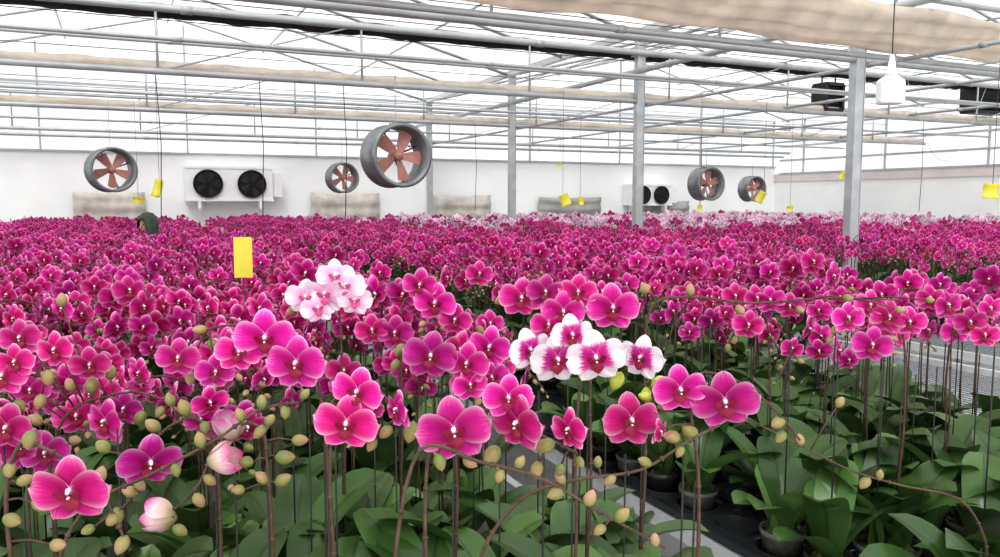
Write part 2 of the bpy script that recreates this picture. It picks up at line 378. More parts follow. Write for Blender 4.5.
def proto_parts(vi,c,flower,near):
    V=VAR[vi]; L=[]
    L.append(('pot',POT[vi%2],Matrix(),None)); L.append(('potting_bark',BARK,Matrix(),None))
    for a,li,lt,s in V['lv']:
        L.append(('leaf',LEAF[li*2+(1 if lt else 0)],Matrix.Translation((.006*math.cos(a),.006*math.sin(a),.085))@Rz(a)@Matrix.Scale(s,4),None))
    L.append(('stake',V['stakem'],Matrix(),None))
    if flower:
        L.append(('flower_spike',V['spike'],Matrix(),None))
        for q,y,p,ro,s,fv in V['fl']:
            if near: L.append(('flower',FL[(fv,c)],fmat(q,y,p,ro,s),LIPP if c==1 else LIP))
            else: L.append(('flower',FLM[(fv,c)],fmat(q,y,p,ro,s),None))
        for q,d,s in V['bu']: L.append(('bud',BUD[0],up_to(d,q,s),None))
    return L
PC={}
def place(vi,c,flower,near,pos,th,sc):
    key=(vi,c,flower,near)
    if key not in PC:
        PC[key]=[]
        for nm,me,M,sub in proto_parts(vi,c,flower,near):
            o=bpy.data.objects.new(nm,me); o.matrix_basis=M
            s=None
            if sub: s=bpy.data.objects.new('lip',sub)
            PC[key].append((o,s))
    e=bpy.data.objects.new('orchid_plant',None); COL.objects.link(e); e.empty_display_size=.05
    e.matrix_basis=Matrix.Translation(pos)@Rz(th)@Matrix.Scale(sc,4)
    e['label']=LBL[c] if flower else "leafy moth orchid plant without flowers in a dark pot"
    e['category']='potted orchid'; e['group']='potted orchids on the benches'
    for o,s in PC[key]:
        k=o.copy(); k.parent=e; COL.objects.link(k)
        if s:
            l=s.copy(); l.parent=k; COL.objects.link(l)
# ------------------------------------------------------------------ hero plants
FACE=-YAW
def hero(z,path,flowers,buds,col=0,zs=None,leaf=True,label=None,budk=0):
    zs=zs or [z]*len(path)
    pts=[ray(px,py,zz) for (px,py),zz in zip(path,zs)]
    base=Vector((pts[0].x,pts[0].y,BENCH))
    e=bpy.data.objects.new('orchid_plant',None); COL.objects.link(e); e.location=base; e.empty_display_size=.05
    e['label']=label or LBL[col]; e['category']='potted orchid'; e['group']='potted orchids on the benches'
    vi=random.randrange(NV); V=VAR[vi]
    ob('pot',POT[0],parent=e); ob('potting_bark',BARK,parent=e)
    for a,li,lt,s in V['lv']:
        ob('leaf',LEAF[li*2+(1 if lt else 0)],parent=e,M=Matrix.Translation((0,0,.085))@Rz(a)@Matrix.Scale(s,4))
    P=[p-base for p in pts]
    zt=P[0].z
    full=[Vector((.006,0,.085)),Vector((.0,.004,.085+(zt-.085)*.35)),Vector((.004,0,.085+(zt-.085)*.7))]+P
    path2=smoothpath(full,5); peds=[]
    hp=path2[12:]
    fo=[]
    for f in flowers:
        px,py,sz=f[:3]; yaw=f[3] if len(f)>3 else random.uniform(-.2,.2); pit=f[4] if len(f)>4 else random.uniform(0,.15)
        zz=z if len(f)<6 else f[5]
        sw=sz*zz/F
        q=ray(px,py,zz-.03)-base
        near=min(hp,key=lambda p:(p-q).length)
        M=fmat(q,FACE+yaw,pit,random.uniform(-.18,.18),sw*.97)
        back=M@Vector((0,.1,0)); peds.append((near,back))
        fo.append((M,random.randrange(3)))
    bo=[]
    for b in buds:
        px,py=b[:2]; kk=b[3] if len(b)>3 else budk
        s=(b[2] if len(b)>2 else 24)*z/F*(.82 if kk!=2 else .74)
        q=ray(px,py,z)-base; near=min(hp,key=lambda p:(p-q).length)
        d=(q-near); 
        if d.length<.004: d=Vector((0,0,-1))
        d=(d.normalized()+Vector((random.uniform(-.3,.3),random.uniform(-.3,.3),random.uniform(-.2,.3)))).normalized()
        M=up_to(d,q-d*s*.5,s); bo.append((M,kk)); peds.append((near,q-d*s*.45))
    ob('flower_spike',spike_mesh(path2,peds,8,.0034),parent=e)
    ob('stake',stake_mesh((-.003,.006,.06),(0,.006,max(.2,zt-.02))),parent=e)
    for M,fv in fo:
        k=ob('flower',FL[(fv,col)],parent=e,M=M); ob('lip',LIPP if col==1 else LIP,parent=k)
    for M,kk in bo: ob('bud' if kk<2 else 'half_open_flower',BUD[kk],parent=e,M=M)
NH=0
def H(*a,**k):
    global NH
    NH+=1; hero(*a,**k)
H(.98,[(6,500),(20,445),(48,450),(75,468),(105,500),(125,540)],[(70,492,80,.1)],[(45,503,27),(12,520,22),(122,545,22),(100,475,20),(30,440,22),(58,545,20),(25,480,18),(88,530,16),(112,520,18),(10,470,18)])
H(1.25,[(215,450),(195,418),(165,430),(145,455),(130,500),(100,520)],[(150,463,64,.6,.3)],[(153,426,20),(130,492,18),(184,408,20),(118,515,18),(103,447,20),(170,400,16),(205,428,16),(140,485,16)])
H(1.45,[(50,470),(58,430),(75,408),(100,398),(135,392),(165,400)],[(105,422,52,-.4),(55,350,42),(20,338,42),(30,390,40,.3),(90,365,40)],[(48,379,20),(92,385,20),(10,384,18),(70,385,16),(110,372,18),(140,418,18),(62,300,16),(35,420,18),(20,442,16),(160,412,14),(75,440,14)])
H(1.2,[(268,470),(262,430),(240,425),(215,450),(195,490),(160,520)],[],[(230,428,36,2),(222,459,38,2),(162,517,38,2),(285,457,22),(260,432,18),(246,462,18),(283,480,20),(262,478,18),(199,500,18),(300,440,18),(180,530,18),(238,490,16),(270,420,16),(210,480,16)])
H(1.27,[(325,430),(315,375),(296,350),(270,335),(235,325),(205,330)],[(265,338,62,.1),(296,364,62,-.1),(238,352,46,.5),(178,358,44,.2),(215,372,40,.5)],[(200,330,16),(213,345,16),(190,378,16)])
H(1.15,[(330,480),(335,400),(352,378),(380,392),(405,420),(435,438)],[(346,424,66,.05),(357,392,56,-.2),(397,410,44,-.9)],[(411,432,24),(340,384,20),(430,445,18),(386,432,18),(372,445,16)])
H(1.05,[(425,520),(430,450),(450,415),(495,412),(535,432),(575,452)],[(454,431,76,.05),(517,424,64,-.7),(508,398,52,.2),(569,430,48,-.95)],[(492,456,26),(545,446,24),(537,470,20),(560,470,16),(470,462,18),(580,462,14)])
H(1.0,[(395,560),(420,450),(480,462),(540,478),(600,512),(665,548)],[],[(440,462,20),(590,498,20),(556,494,20),(622,515,20),(655,540,16),(520,462,16),(600,530,16),(500,476,16)],label="moth orchid spike carrying only olive buds in a dark pot")
H(1.1,[(60,560),(90,505),(150,475),(215,440),(260,410),(300,402)],[],[(240,415,16),(262,402,16),(285,412,16),(305,394,14),(200,440,18),(176,470,16)],label="moth orchid spike carrying only olive buds in a dark pot")
H(1.12,[(480,560),(520,500),(575,480),(640,470),(690,440),(720,425)],[],[(560,478,16),(610,480,16),(645,462,16),(598,462,14),(680,452,14)],label="moth orchid spike carrying only olive buds in a dark pot")
H(1.45,[(455,430),(458,375),(448,350),(430,340),(405,345)],[(430,356,56),(467,364,48,-.3),(490,347,46,-.4),(470,385,38,.3)],[(400,350,16),(395,365,14)])
H(1.3,[(575,450),(580,380),(578,348),(595,335),(630,345),(655,372)],[(596,358,62,0),(557,360,58,.3),(530,350,48,.4),(641,358,50,-.7),(572,335,46,.2)],[(617,381,22,1),(656,385,18,1),(646,394,16,1)],col=2)
H(1.2,[(698,470),(690,400),(700,374),(735,380),(770,405),(800,440)],[(725,402,68,-.1),(680,390,56,.1),(631,421,62,.2),(660,432,30,.9)],[(666,405,20),(690,432,22),(645,397,16,1),(778,423,18),(781,437,16),(672,437,20),(660,380,14,1)])
H(1.55,[(985,540),(960,500),(900,485),(850,470),(800,445),(740,415)],[],[(865,483,16),(800,440,14),(840,402,14),(880,475,12)],label="moth orchid with a bare arching spike in a dark pot")
H(1.45,[(590,400),(592,330),(580,300),(550,288),(520,288)],[(613,308,54,-.1),(563,312,46,.1),(521,298,46,.2),(545,292,40,.3),(578,292,40,0),(548,325,38,.2)],[(645,289,14),(500,300,14)])
H(1.5,[(645,390),(650,310),(690,297),(750,303),(830,298),(900,300)],[],[(645,288,14),(690,290,14),(740,310,14),(800,310,12),(848,298,12),(900,310,12),(930,300,10)],zs=[1.5,1.5,1.5,1.55,1.6,1.7],label="moth orchid with a long budded spike in a dark pot")
H(1.75,[(342,380),(340,318),(330,297),(312,297)],[(325,294,46),(346,285,42,-.2),(305,297,40,.3),(335,276,38,.1),(355,300,36,0),(318,308,36,.2)],[(296,306,14),(290,312,12)],col=1)
H(1.95,[(905,380),(903,335),(890,310),(865,312),(845,320)],[(872,345,42),(889,317,40,-.1),(848,318,36,.2),(910,322,34,-.3),(870,305,34,0)],[(835,330,12),(830,340,10)])
H(1.3,[(-12,470),(-8,410),(5,385),(25,375),(50,378)],[(6,428,56,.1),(2,376,48,.2),(15,362,40,0)],[(48,378,18),(40,402,18),(20,405,16)])
H(1.75,[(400,330),(405,300),(425,295),(445,298)],[(435,303,46),(395,333,40),(420,285,38),(372,330,36,.2),(455,320,36,-.2)],[(468,320,14),(480,330,12)])
H(2.3,[(770,390),(768,330),(760,310),(745,312)],[(748,325,34),(770,300,32),(735,296,30,.2),(790,306,30,-.3),(757,298,30)],[(735,340,10),(728,348,10)])
H(2.2,[(950,390),(952,335),(960,312),(975,312)],[(970,322,34),(948,305,34,.2),(985,335,30,-.3),(990,308,30),(930,298,30)],[(1000,330,12),(1004,345,10)])
# ------------------------------------------------------------------ benches
AX=[(-7.2,-4.75),(-4.4,-1.95),(-1.6,1.15),(1.42,4.3),(4.65,6.28),(6.72,9.6),(9.95,12.8),(13.15,16.7)]
BY=[(.75,8.85),(9.75,17.4)]
def bench(x0,x1,y0,y1):
    e=ob('growing_bench',None,((x0+x1)/2,(y0+y1)/2,0),label="long galvanised wire-mesh growing bench on steel legs",cat='bench',group='growing benches')
    cx,cy=(x0+x1)/2,(y0+y1)/2; w=x1-x0; l=y1-y0
    B=MB()
    for sx in(-1,1): B.box((sx*(w/2-.015),0,BENCH-.005),(.03,l,.05))
    for sy in(-1,1): B.box((0,sy*(l/2-.015),BENCH-.005),(w-.06,.03,.05))
    ob('bench_rim',B.mesh('bench_rim',[M_alu],False),parent=e)
    B=MB()
    fine=.07 if (x0<7 and y0<5) else .2
    n=int((l-.08)/fine)
    for i in range(n+1): B.box((0,-l/2+.04+i*fine,BENCH-.012),(w-.08,.005,.005))
    n=int((w-.08)/(fine*.6))
    for i in range(n+1): B.box((-w/2+.04+i*fine*.6,0,BENCH-.008),(.005,l-.08,.005))
    for i in range(int(l/1.2)+1): B.box((0,-l/2+.1+i*1.2,BENCH-.045),(w-.1,.03,.04))
    ob('mesh_deck',B.mesh('mesh_deck',[M_wire],False),parent=e)
    k=max(2,int(l/3)); 
    B=MB(); B.tube([(0,0,0),(0,0,BENCH-.06)],.02,8); B.box((0,0,.005),(.1,.1,.01)); lm=B.mesh('leg',[M_steel],False)
    for i in range(k):
        for sx in(-1,1): ob('leg',lm,(sx*(w/2-.3),-l/2+.3+i*(l-.6)/(k-1),0),parent=e)
for x0,x1 in AX:
    for y0,y1 in BY:
        bench(x0,x1,y0,y1)
# ------------------------------------------------------------------ plants layout
SP=.165
spots=[]
for bi,(x0,x1) in enumerate(AX):
    for y0,y1 in BY:
        nx=int((x1-x0-.12)/SP); ny=int((y1-y0-.12)/SP)
        for i in range(nx+1):
            for j in range(ny+1):
                X=x0+.09+i*SP; Y=y0+.09+j*SP
                u,z=uz(X,Y)
                if z<1.2 or abs(u)>.66+.25/z: continue
                # emptied stretch of mesh bench
                if bi in(3,4) and X>2.75 and z>2.75 and Y<3.5: continue
                if bi>=4 and i<3: continue
                if bi==3 and i<2 and z>3 and random.random()<.5: continue
                if bi>=3 and i>=nx-1: continue
                if bi==2 and i==nx and random.random()<.4: continue
                if z>3.2 and random.random()<.18: continue
                if z>10 and random.random()<.30: continue
                if X>1.4 and z<2.4 and i<2 and random.random()<.45: continue
                fl=True
                left=u<-.22
                if (z<1.75 and not left) or (X>1.4 and z<2.1) or (bi==3 and i<2 and z<6): fl=False
                if left and z<1.38: fl=False
                if left and 1.38<=z<1.85 and random.random()<.5: fl=False
                if not left and 1.75<z<2.2 and random.random()<.4: fl=False
                if bi==3 and z<3.0 and random.random()<.3: fl=False
                X+=random.uniform(-.006,.006); Y+=random.uniform(-.006,.006)
                c=0
                q=random.random()
                if q<.003 and z>4: c=1
                if Y>9.7 and X>7.5 and random.random()<.88: c=1
                if Y>11 and 5<X<=7.5 and random.random()<.7: c=1
                if Y>12.5 and 3<X<=5 and random.random()<.4: c=1
                th=-YAW+random.uniform(-.8,.8)
                k_=min(1,max(0,(z-2.2)/6))
                sc=random.uniform(.86,1.09)*(1-.10*k_)
                if z<2.2: sc=random.uniform(.82,.95) if fl else random.uniform(.9,1.1)
                spots.append((z,X,Y,fl,c,random.randrange(NV),th,sc,abs(u)<.64))
spots.sort(key=lambda s:s[0])
NIND=300-NH
ind=[];rest=[]
for s in spots:
    (ind if (len(ind)<NIND and s[8]) else rest).append(s)
for i,(z,X,Y,fl,c,vi,th,sc,_) in enumerate(ind):
    place(vi,c,fl,z<2.9,Vector((X,Y,BENCH)),th,sc)
for L in PC.values():
    for o,s in L:
        bpy.data.objects.remove(o)
        if s: bpy.data.objects.remove(s)
print('spots',len(spots),'individual',len(ind),'max z',ind[-1][0])
# ---- trays
def tray(nx,ny,sp):
    B=MB(); K=24
    for a in range(nx):
        for b in range(ny):
            cx=(a-(nx-1)/2)*sp; cy=(b-(ny-1)/2)*sp; vs=[]
            for j in range(K):
                q=2*math.pi*(j+.5)/K; c,s=math.cos(q),math.sin(q); m=max(abs(c),abs(s))
                vs.append((cx+c/m*sp*.497,cy+s/m*sp*.497,.045)); vs.append((cx+c*.066,cy+s*.066,.045)); vs.append((cx+c*.066,cy+s*.066,.054)); vs.append((cx+c*.061,cy+s*.061,.054)); vs.append((cx+c*.05,cy+s*.05,.003)); vs.append((cx+c*.03,cy+s*.03,.001))
            fs=[(j*6+t,((j+1)%K)*6+t,((j+1)%K)*6+t+1,j*6+t+1) for j in range(K) for t in range(5)]
            B.add(vs,fs)
    W,L=nx*sp,ny*sp
    for sx in(-1,1): B.box((sx*(W/2-.003),0,.035),(.004,L-.004,.022))
    for sy in(-1,1): B.box((0,sy*(L/2-.003),.035),(W-.004,.004,.022))
    return B.mesh('pot_tray',[M_tray],False)
TR=tray(2,3,SP)
tm=None
for (x0,x1),lim in ((AX[2],3.2),(AX[3],4.2)):
    nx=int((x1-x0-.12)/SP)+1; ny=int((8.85-.75-.12)/SP)+1
    for i in range(0,nx-1,2):
        for j in range(0,ny-2,3):
            X=x0+.09+(i+.5)*SP; Y=.75+.09+(j+1)*SP; u,z=uz(X,Y)
            if z>lim or z<1.4 or abs(u)>.72: continue
            if x0>1 and X>2.7 and z>2.8: continue
            if tm is None:
                tm=ob('pot_tray',TR,(X,Y,BENCH),label="black plastic nursery tray with round cells on a bench",cat='plant tray',group='nursery trays')
            else:
                k=tm.copy(); k.location=(X,Y,BENCH); COL.objects.link(k)
# ------------------------------------------------------------------ field (rest) as one stuff mesh
def tmpl(vi,lod,flower=True):
    V=VAR[vi]; B=MB(); rn=[]
    def mark(v):
        while len(rn)<len(B.v): rn.append(v)
    r=random.Random(vi)
    if lod<2:
        B.lathe([(.044,0),(.052,.1),(.01,.09)],7 if lod==1 else 10,7); mark(0)
    for a,li,lt,s in V['lv'][:5]:
        L_,W_,e_,d_,t_=LEAFS[li]
        leaf_grid(B,L_*s,W_*s,e_,d_,6 if lod==1 else 4,3,4,Rz(a).to_3x3(),t_)
        for q in range(len(rn),len(B.v)): B.v[q]=(B.v[q][0],B.v[q][1],B.v[q][2]+.085)
        mark(r.random())
    if flower:
        pth=V['path'][::2]+[V['path'][-1]]
        B.tube(pth,.0038 if lod==1 else .005,3,5,cap=False); mark(0)
        for q,y,p,ro,s,fv in V['fl']:
            Bf=MB()
            if lod==1: flower_shape(Bf,6,5,fv,0,True,3,8,True)
            else: flower_shape(Bf,4,4,fv,0,True,3,8,True)
            M=fmat(q,y,p,ro,s*(1 if lod==1 else 1.06))
            B.add([M@Vector(v) for v in Bf.v],[],0,Bf.pc)
            o=len(B.v)-len(Bf.v); B.f+=[tuple(i+o for i in f) for f in Bf.f]; B.m+=Bf.m
            mark(r.random())
        for q,d,s in V['bu'][:4]:
            M=up_to(d,q,s); Bb=MB(); Bb.lathe([(.05,0),(.5,.4),(.42,.8),(.02,1.15)],5,6)
            B.add([M@Vector(v) for v in Bb.v],Bb.f,6); mark(0)
    B.tube([V['stake'][0],V['stake'][1]],.002,3,5,cap=False); mark(0)
    return np.array(B.v,np.float64),np.array(B.f,np.int64),np.array(B.m,np.int32),np.array(B.pc,np.float32),np.array(rn,np.float32)
Vs=[];Fs=[];Ms=[];Ps=[];Rs=[]; off=0
T={}
for s in rest:
    z,X,Y,fl,c,vi,th,sc,_=s
    key=(vi,1 if z<7.5 else 2,fl)
    if key not in T: T[key]=(tmpl(*key),[])
    T[key][1].append(s)
for key,((v,f,m,p,r),L) in T.items():
    n=len(L); A=np.array([(X,Y,c,th,sc) for z,X,Y,fl,c,vi,th,sc,_ in L])
    co,si=np.cos(A[:,3]),np.sin(A[:,3]); s=A[:,4]
    x=(v[None,:,0]*co[:,None]-v[None,:,1]*si[:,None])*s[:,None]+A[:,0:1]
    y=(v[None,:,0]*si[:,None]+v[None,:,1]*co[:,None])*s[:,None]+A[:,1:2]
    zz=v[None,:,2]*s[:,None]+BENCH
    Vs.append(np.stack([x,y,zz],-1).reshape(-1,3))
    idx=(np.arange(n)*len(v))[:,None,None]+f[None]+off; Fs.append(idx.reshape(-1,4)); off+=n*len(v)
    mm=np.repeat(m[None],n,0); cc=A[:,2].astype(np.int32)[:,None]; mm=np.where(mm==0,cc,mm); Ms.append(mm.ravel())
    Ps.append(np.repeat(p[None],n,0).reshape(-1,3)); Rs.append(((r[None]+rng.random((n,1)))%1).ravel())
Vs=np.concatenate(Vs);Fs=np.concatenate(Fs);Ms=np.concatenate(Ms);Ps=np.concatenate(Ps);Rs=np.concatenate(Rs)
me=bpy.data.meshes.new('orchid_mass'); me.vertices.add(len(Vs)); me.vertices.foreach_set('co',Vs.astype(np.float32).ravel())
me.loops.add(len(Fs)*4); me.loops.foreach_set('vertex_index',Fs.astype(np.int32).ravel())
me.polygons.add(len(Fs)); me.polygons.foreach_set('loop_start',np.arange(0,len(Fs)*4,4,dtype=np.int32))
try: me.polygons.foreach_set('loop_total',np.full(len(Fs),4,dtype=np.int32))
except Exception: pass
for m in petf+[M_lip,M_leaf,M_stem,M_bud,M_pot,M_col]: me.materials.append(m)
me.polygons.foreach_set('material_index',Ms.astype(np.int32)); me.polygons.foreach_set('use_smooth',np.ones(len(Fs),dtype=bool))
a=me.attributes.new('pc','FLOAT_VECTOR','POINT'); a.data.foreach_set('vector',Ps.ravel().astype(np.float32))
a=me.attributes.new('rnd','FLOAT','POINT'); a.data.foreach_set('value',Rs.astype(np.float32))
me.update(calc_edges=True); me.validate()
ob('orchid_plants',me,label="dense mass of magenta and pale pink moth orchids on benches",cat='potted orchids',group='potted orchids on the benches',kind='stuff')
print('field quads',len(Fs))

# ------------------------------------------------------------------ building shell
WY=18.2; WX=17.6; LX=-15.5; WH=CAMZ+.95
EH=CAMZ+2.3; RH=CAMZ+3.7
B=MB(); B.box(((LX+WX)/2,6,-.05),(WX-LX+.4,26,.1)); ob('floor',B.mesh('floor',[M_floor],False),kind='structure')
B=MB(); B.box(((LX+WX)/2,WY+.05,WH/2),(WX-LX,.1,WH))
ob('wall_back',B.mesh('wall_back',[M_wall],False),kind='structure')
B=MB(); B.box((WX+.05,6,WH/2-.1),(.1,24.6,WH-.2)); B.box((WX-.01,6,WH-.3),(.05,24.6,.22),1)
ob('wall_side',B.mesh('wall_side',[M_wall,M_wallp],False),kind='structure')
ROWS=[-15.5,-4.5,6.5,17.6]
BAY=[(ROWS[i],ROWS[i+1]) for i in range(3)]
def roofz(X):
    for a,b in BAY:
        if a<=X<=b: return EH+(RH-EH)*(1-abs((X-(a+b)/2)/((b-a)/2)))
    return EH
B=MB()
for a,b in BAY:
    c=(a+b)/2
    B.add([(a,-5,EH),(c,-5,RH),(c,WY,RH),(a,WY,EH)],[(0,1,2,3)]); B.add([(c,-5,RH),(b,-5,EH),(b,WY,EH),(c,WY,RH)],[(0,1,2,3)])
ob('ceiling',B.mesh('ceiling',[M_film],False),kind='structure')
B=MB()
for a,b in BAY:
    c=(a+b)/2; B.add([(a,WY+.03,WH),(b,WY+.03,WH),(b,WY+.03,EH),(c,WY+.03,RH),(a,WY+.03,EH)],[(0,1,2,3,4)])
X=LX+.6
while X<WX:
    B.box((X,WY,(WH+roofz(X))/2),(.03,.05,roofz(X)-WH),1); X+=2.7
for h in (WH+.02,WH+.45,WH+.9,EH): B.box(((LX+WX)/2,WY,h),(WX-LX,.06,.045),1)
ob('window_1',B.mesh('window_end',[M_film2,M_steel2],False),kind='structure')
B=MB(); B.add([(WX,-5,WH-.2),(WX,WY,WH-.2),(WX,WY,EH),(WX,-5,EH)],[(0,1,2,3)])
Y=-4.5
while Y<WY: B.box((WX-.02,Y,(WH-.2+EH)/2),(.05,.035,EH-WH+.2),1); Y+=2.7
for h in (WH-.18,WH+.2,WH+.6,EH): B.box((WX-.02,6,h),(.06,24,.05),1)
ob('window_2',B.mesh('window_side',[M_film2,M_steel2],False),kind='structure')
# posts
PY=[5.68,9.31,13.3,17.66]
B=MB(); h=EH-.04
B.box((0,0,h/2),(.105,.08,h)); B.box((0,0,.01),(.26,.22,.02))
B.box((0,0,h-.3),(.2,.16,.02)); 
for sx in(-1,1): B.box((sx*.058,0,h/2),(.008,.09,h))
pm=B.mesh('support_post',[M_steel],False); p0=None
for y in PY:
    if p0 is None: p0=ob('support_post',pm,(6.5,y,0),label="galvanised square steel support post between benches",cat='post',group='support posts')
    else: k=p0.copy(); k.location=(6.5,y,0); COL.objects.link(k)
LC=CAMZ+1.35; TCH=CAMZ+2.02
def span_objs(fn,name,label,cat,group,ys):
    first=None
    for y in ys:
        if first is None:
            me=fn(); first=ob(name,me,(0,y,0),label=label,cat=cat,group=group)
        else: k=first.copy(); k.location=(0,y,0); COL.objects.link(k)
def truss():
    B=MB()
    B.tube([(LX,0,LC),(WX,0,LC)],.036,10); B.tube([(LX,0,TCH),(WX,0,TCH)],.03,10)
    x=LX+.5;i=0
    while x<WX-1:
        B.tube([(x,0,LC-.0),(x,0,TCH)],.014,6)
        if i%3==1: B.tube([(x,0,LC),(x+2.2,0,TCH)],.010,6)
        x+=2.2;i+=1
    return B.mesh('roof_truss',[M_steel2])
span_objs(truss,'roof_truss',"grey tubular steel truss spanning above the orchids",'roof truss','roof trusses',PY)
def rafter():
    B=MB()
    for a,b in BAY:
        c=(a+b)/2; B.tube([(a,0,EH-.04),(c,0,RH-.04),(b,0,EH-.04)],.026,8)
    return B.mesh('roof_rafter',[M_steel])
span_objs(rafter,'roof_rafter',"steel roof rafter under translucent film",'rafter','roof rafters',[5.75,9.4,11.4,13.4,15.5,17.72])
pu=None
B=MB(); B.tube([(0,-5,0),(0,WY-.05,0)],.018,8); pum=B.mesh('roof_purlin',[M_steel])
for a,b in BAY[1:]:
    for t in (.17,.33,.5,.67,.83):
        x=a+(b-a)*t
        z=roofz(min(x,b-.001))-.07
        if pu is None: pu=ob('roof_purlin',pum,(x,0,z),label="slim steel roof purlin under translucent film",cat='purlin',group='roof purlins')
        else: k=pu.copy(); k.location=(x,0,z); COL.objects.link(k)
B=MB(); B.add([(6.42,-5,EH+.02),(6.45,-5,EH-.06),(6.55,-5,EH-.06),(6.58,-5,EH+.02),(6.42,WY,EH+.02),(6.45,WY,EH-.06),(6.55,WY,EH-.06),(6.58,WY,EH+.02)],[(0,1,5,4),(1,2,6,5),(2,3,7,6)])
ob('roof_gutter',B.mesh('roof_gutter',[M_white],False),label="narrow white gutter above the post row",cat='gutter')
def ypipe(x,z,r,y0=-4.5,y1=WY,label="long steel pipe running beneath the roof",m=M_steel2):
    B=MB(); B.tube([(0,y0,0),(0,y1,0)],r,10)
    y=y0+1
    while y<y1: B.tube([(0,y-.04,0),(0,y+.04,0)],r*1.25,10); y+=4
    ob('overhead_pipe',B.mesh('overhead_pipe',[m]),(x,0,z),label=label,cat='pipe',group='overhead pipes')
ypipe(6.38,CAMZ+1.73,.038)
ypipe(6.62,CAMZ+1.30,.02)
ypipe(9.2,CAMZ+1.40,.022)
ypipe(12,CAMZ+1.42,.022)
ypipe(14.8,CAMZ+1.42,.022)
def xpipe(y,z,r,m=M_steel2,x0=LX,x1=WX,label="long steel pipe hung across the greenhouse"):
    B=MB(); B.tube([(x0,0,0),(x1,0,0)],r,10); x=x0+1
    while x<x1: B.tube([(x-.04,0,0),(x+.04,0,0)],r*1.2,10); x+=3
    ob('overhead_pipe',B.mesh('overhead_pipe',[m]),(0,y,z),label=label,cat='pipe',group='overhead pipes')
xpipe(7.7,CAMZ+1.40,.02); xpipe(11.7,CAMZ+1.40,.022); xpipe(15.7,CAMZ+1.38,.022); xpipe(5.28,CAMZ+1.30,.026); xpipe(9.1,CAMZ+1.62,.02)
xpipe(17.9,CAMZ+1.25,.03); xpipe(6.6,CAMZ+1.42,.028)
wr=None
B=MB(); B.tube([(LX,0,0),(WX,0,0)],.005,5); wm=B.mesh('curtain_wire',[M_cable])
for y in np.arange(6.4,17.6,1.0):
    for zz in (CAMZ+1.9,):
        if wr is None: wr=ob('curtain_wire',wm,(0,y,zz),label="thin taut wire carrying the shade curtain",cat='wire',group='curtain wires')
        else: k=wr.copy(); k.location=(0,y,zz); COL.objects.link(k)
def bundle(y,z,w,h,m,label,x0=LX,x1=WX,seed=0,n=260,sg=.25):
    B=MB(); r=random.Random(seed); P=[]; K=12
    ph=[r.uniform(0,6) for _ in range(6)]
    for i in range(n):
        x=x0+(x1-x0)*i/(n-1); sag=.5+.5*math.sin(x*2*math.pi/1.1+ph[0])
        for j in range(K+1):
            q=2*math.pi*j/K; f=1+.14*math.sin(x*7+ph[1]+j*1.7)+.10*math.sin(x*17+ph[2]*j)
            P.append((x,y+w/2*math.cos(q)*f,z+h/2*math.sin(q)*f-(h*sg*sag)))
    B.grid(P,n,K+1); ob('shade_curtain',B.mesh('shade_curtain',[m]),label=label,cat='shade curtain',group='shade curtains')
def sheet(y0,z0,y1,z1,label,x0=LX,x1=WX,n=300):
    B=MB();P=[];nv=14
    for i in range(n):
        x=x0+(x1-x0)*i/(n-1)
        for j in range(nv):
            t=j/(nv-1); P.append((x,y0+(y1-y0)*t,z0+(z1-z0)*t-.06*math.sin(math.pi*t)*(.7+.3*math.sin(x*1.4))+.022*math.sin(t*22+x*1.3)+.014*math.sin(x*5+t*4)))
    B.grid(P,n,nv); o=ob('shade_curtain',B.mesh('shade_curtain',[M_cloth]),label=label,cat='shade curtain',group='shade curtains'); s=o.modifiers.new('s','SOLIDIFY'); s.thickness=.01
sheet(4.85,CAMZ+1.62,5.27,CAMZ+1.37,"wide cream shade cloth sagging under the roof")
bundle(9.45,CAMZ+1.43,.14,.11,M_cloth,"thin gathered cream shade cloth along a truss",seed=2,sg=.1)
bundle(13.4,CAMZ+1.43,.15,.12,M_cloth,"thin gathered cream shade cloth along a truss",seed=3,sg=.1)
bundle(9.5,CAMZ+2.02,.24,.14,M_clothd,"gathered black shade cloth under the roof",seed=4,sg=.1)
bundle(13.6,CAMZ+2.02,.26,.14,M_clothd,"gathered black shade cloth under the roof",seed=5,sg=.1)
# ------------------------------------------------------------------ circulation fans
def fan_meshes():
    R=.3
    B=MB(); RM=Matrix.Rotation(math.pi/2,3,'X')
    B.lathe([(R*.96,-.17),(R*1.0,-.175),(R*1.10,-.17),(R*1.10,-.145),(R*1.01,-.14),(R*1.01,.14),(R*1.10,.145),(R*1.10,.17),(R*.96,.17),(R*.96,-.17)],40,0,RM)
    B.box((0,0,R*1.08),(.1,.12,.02)); 
    hous=B.mesh('fan_housing',[M_steeld])
    B=MB()
    for a in (0,math.pi/2): 
        d=Vector((math.cos(a+.4),0,math.sin(a+.4)))*R*.98; B.tube([-d+Vector((0,.06,0)),d+Vector((0,.06,0))],.01,6)
    B.lathe([(.001,.1),(.05,.1),(.055,.0),(.05,-.02),(.001,-.02)],16,0,RM@Matrix.Rotation(math.pi,3,'X'))
    mot=B.mesh('motor',[M_steeld])
    B=MB(); B.lathe([(.001,.07),(.035,.065),(.05,.04),(.05,-.01),(.001,-.01)],16,0,RM); hub=B.mesh('rotor_hub',[M_blade])
    B=MB();P=[]
    for i in range(6):
        s=i/5; r=.04+s*(.265-.04); w=.032+.048*s**.6; tw=.7-.35*s
        for j in range(4):
            t=-1+2*j/3; 
            P.append((r-.02*t*t*s, t*w*math.sin(tw)*.6-.02, t*w*math.cos(tw)+.025*s))
    B.grid(P,6,4); bl=B.mesh('blade',[M_blade])
    return hous,mot,hub,bl
FH,FM,FHUB,FB=fan_meshes()
B=MB()
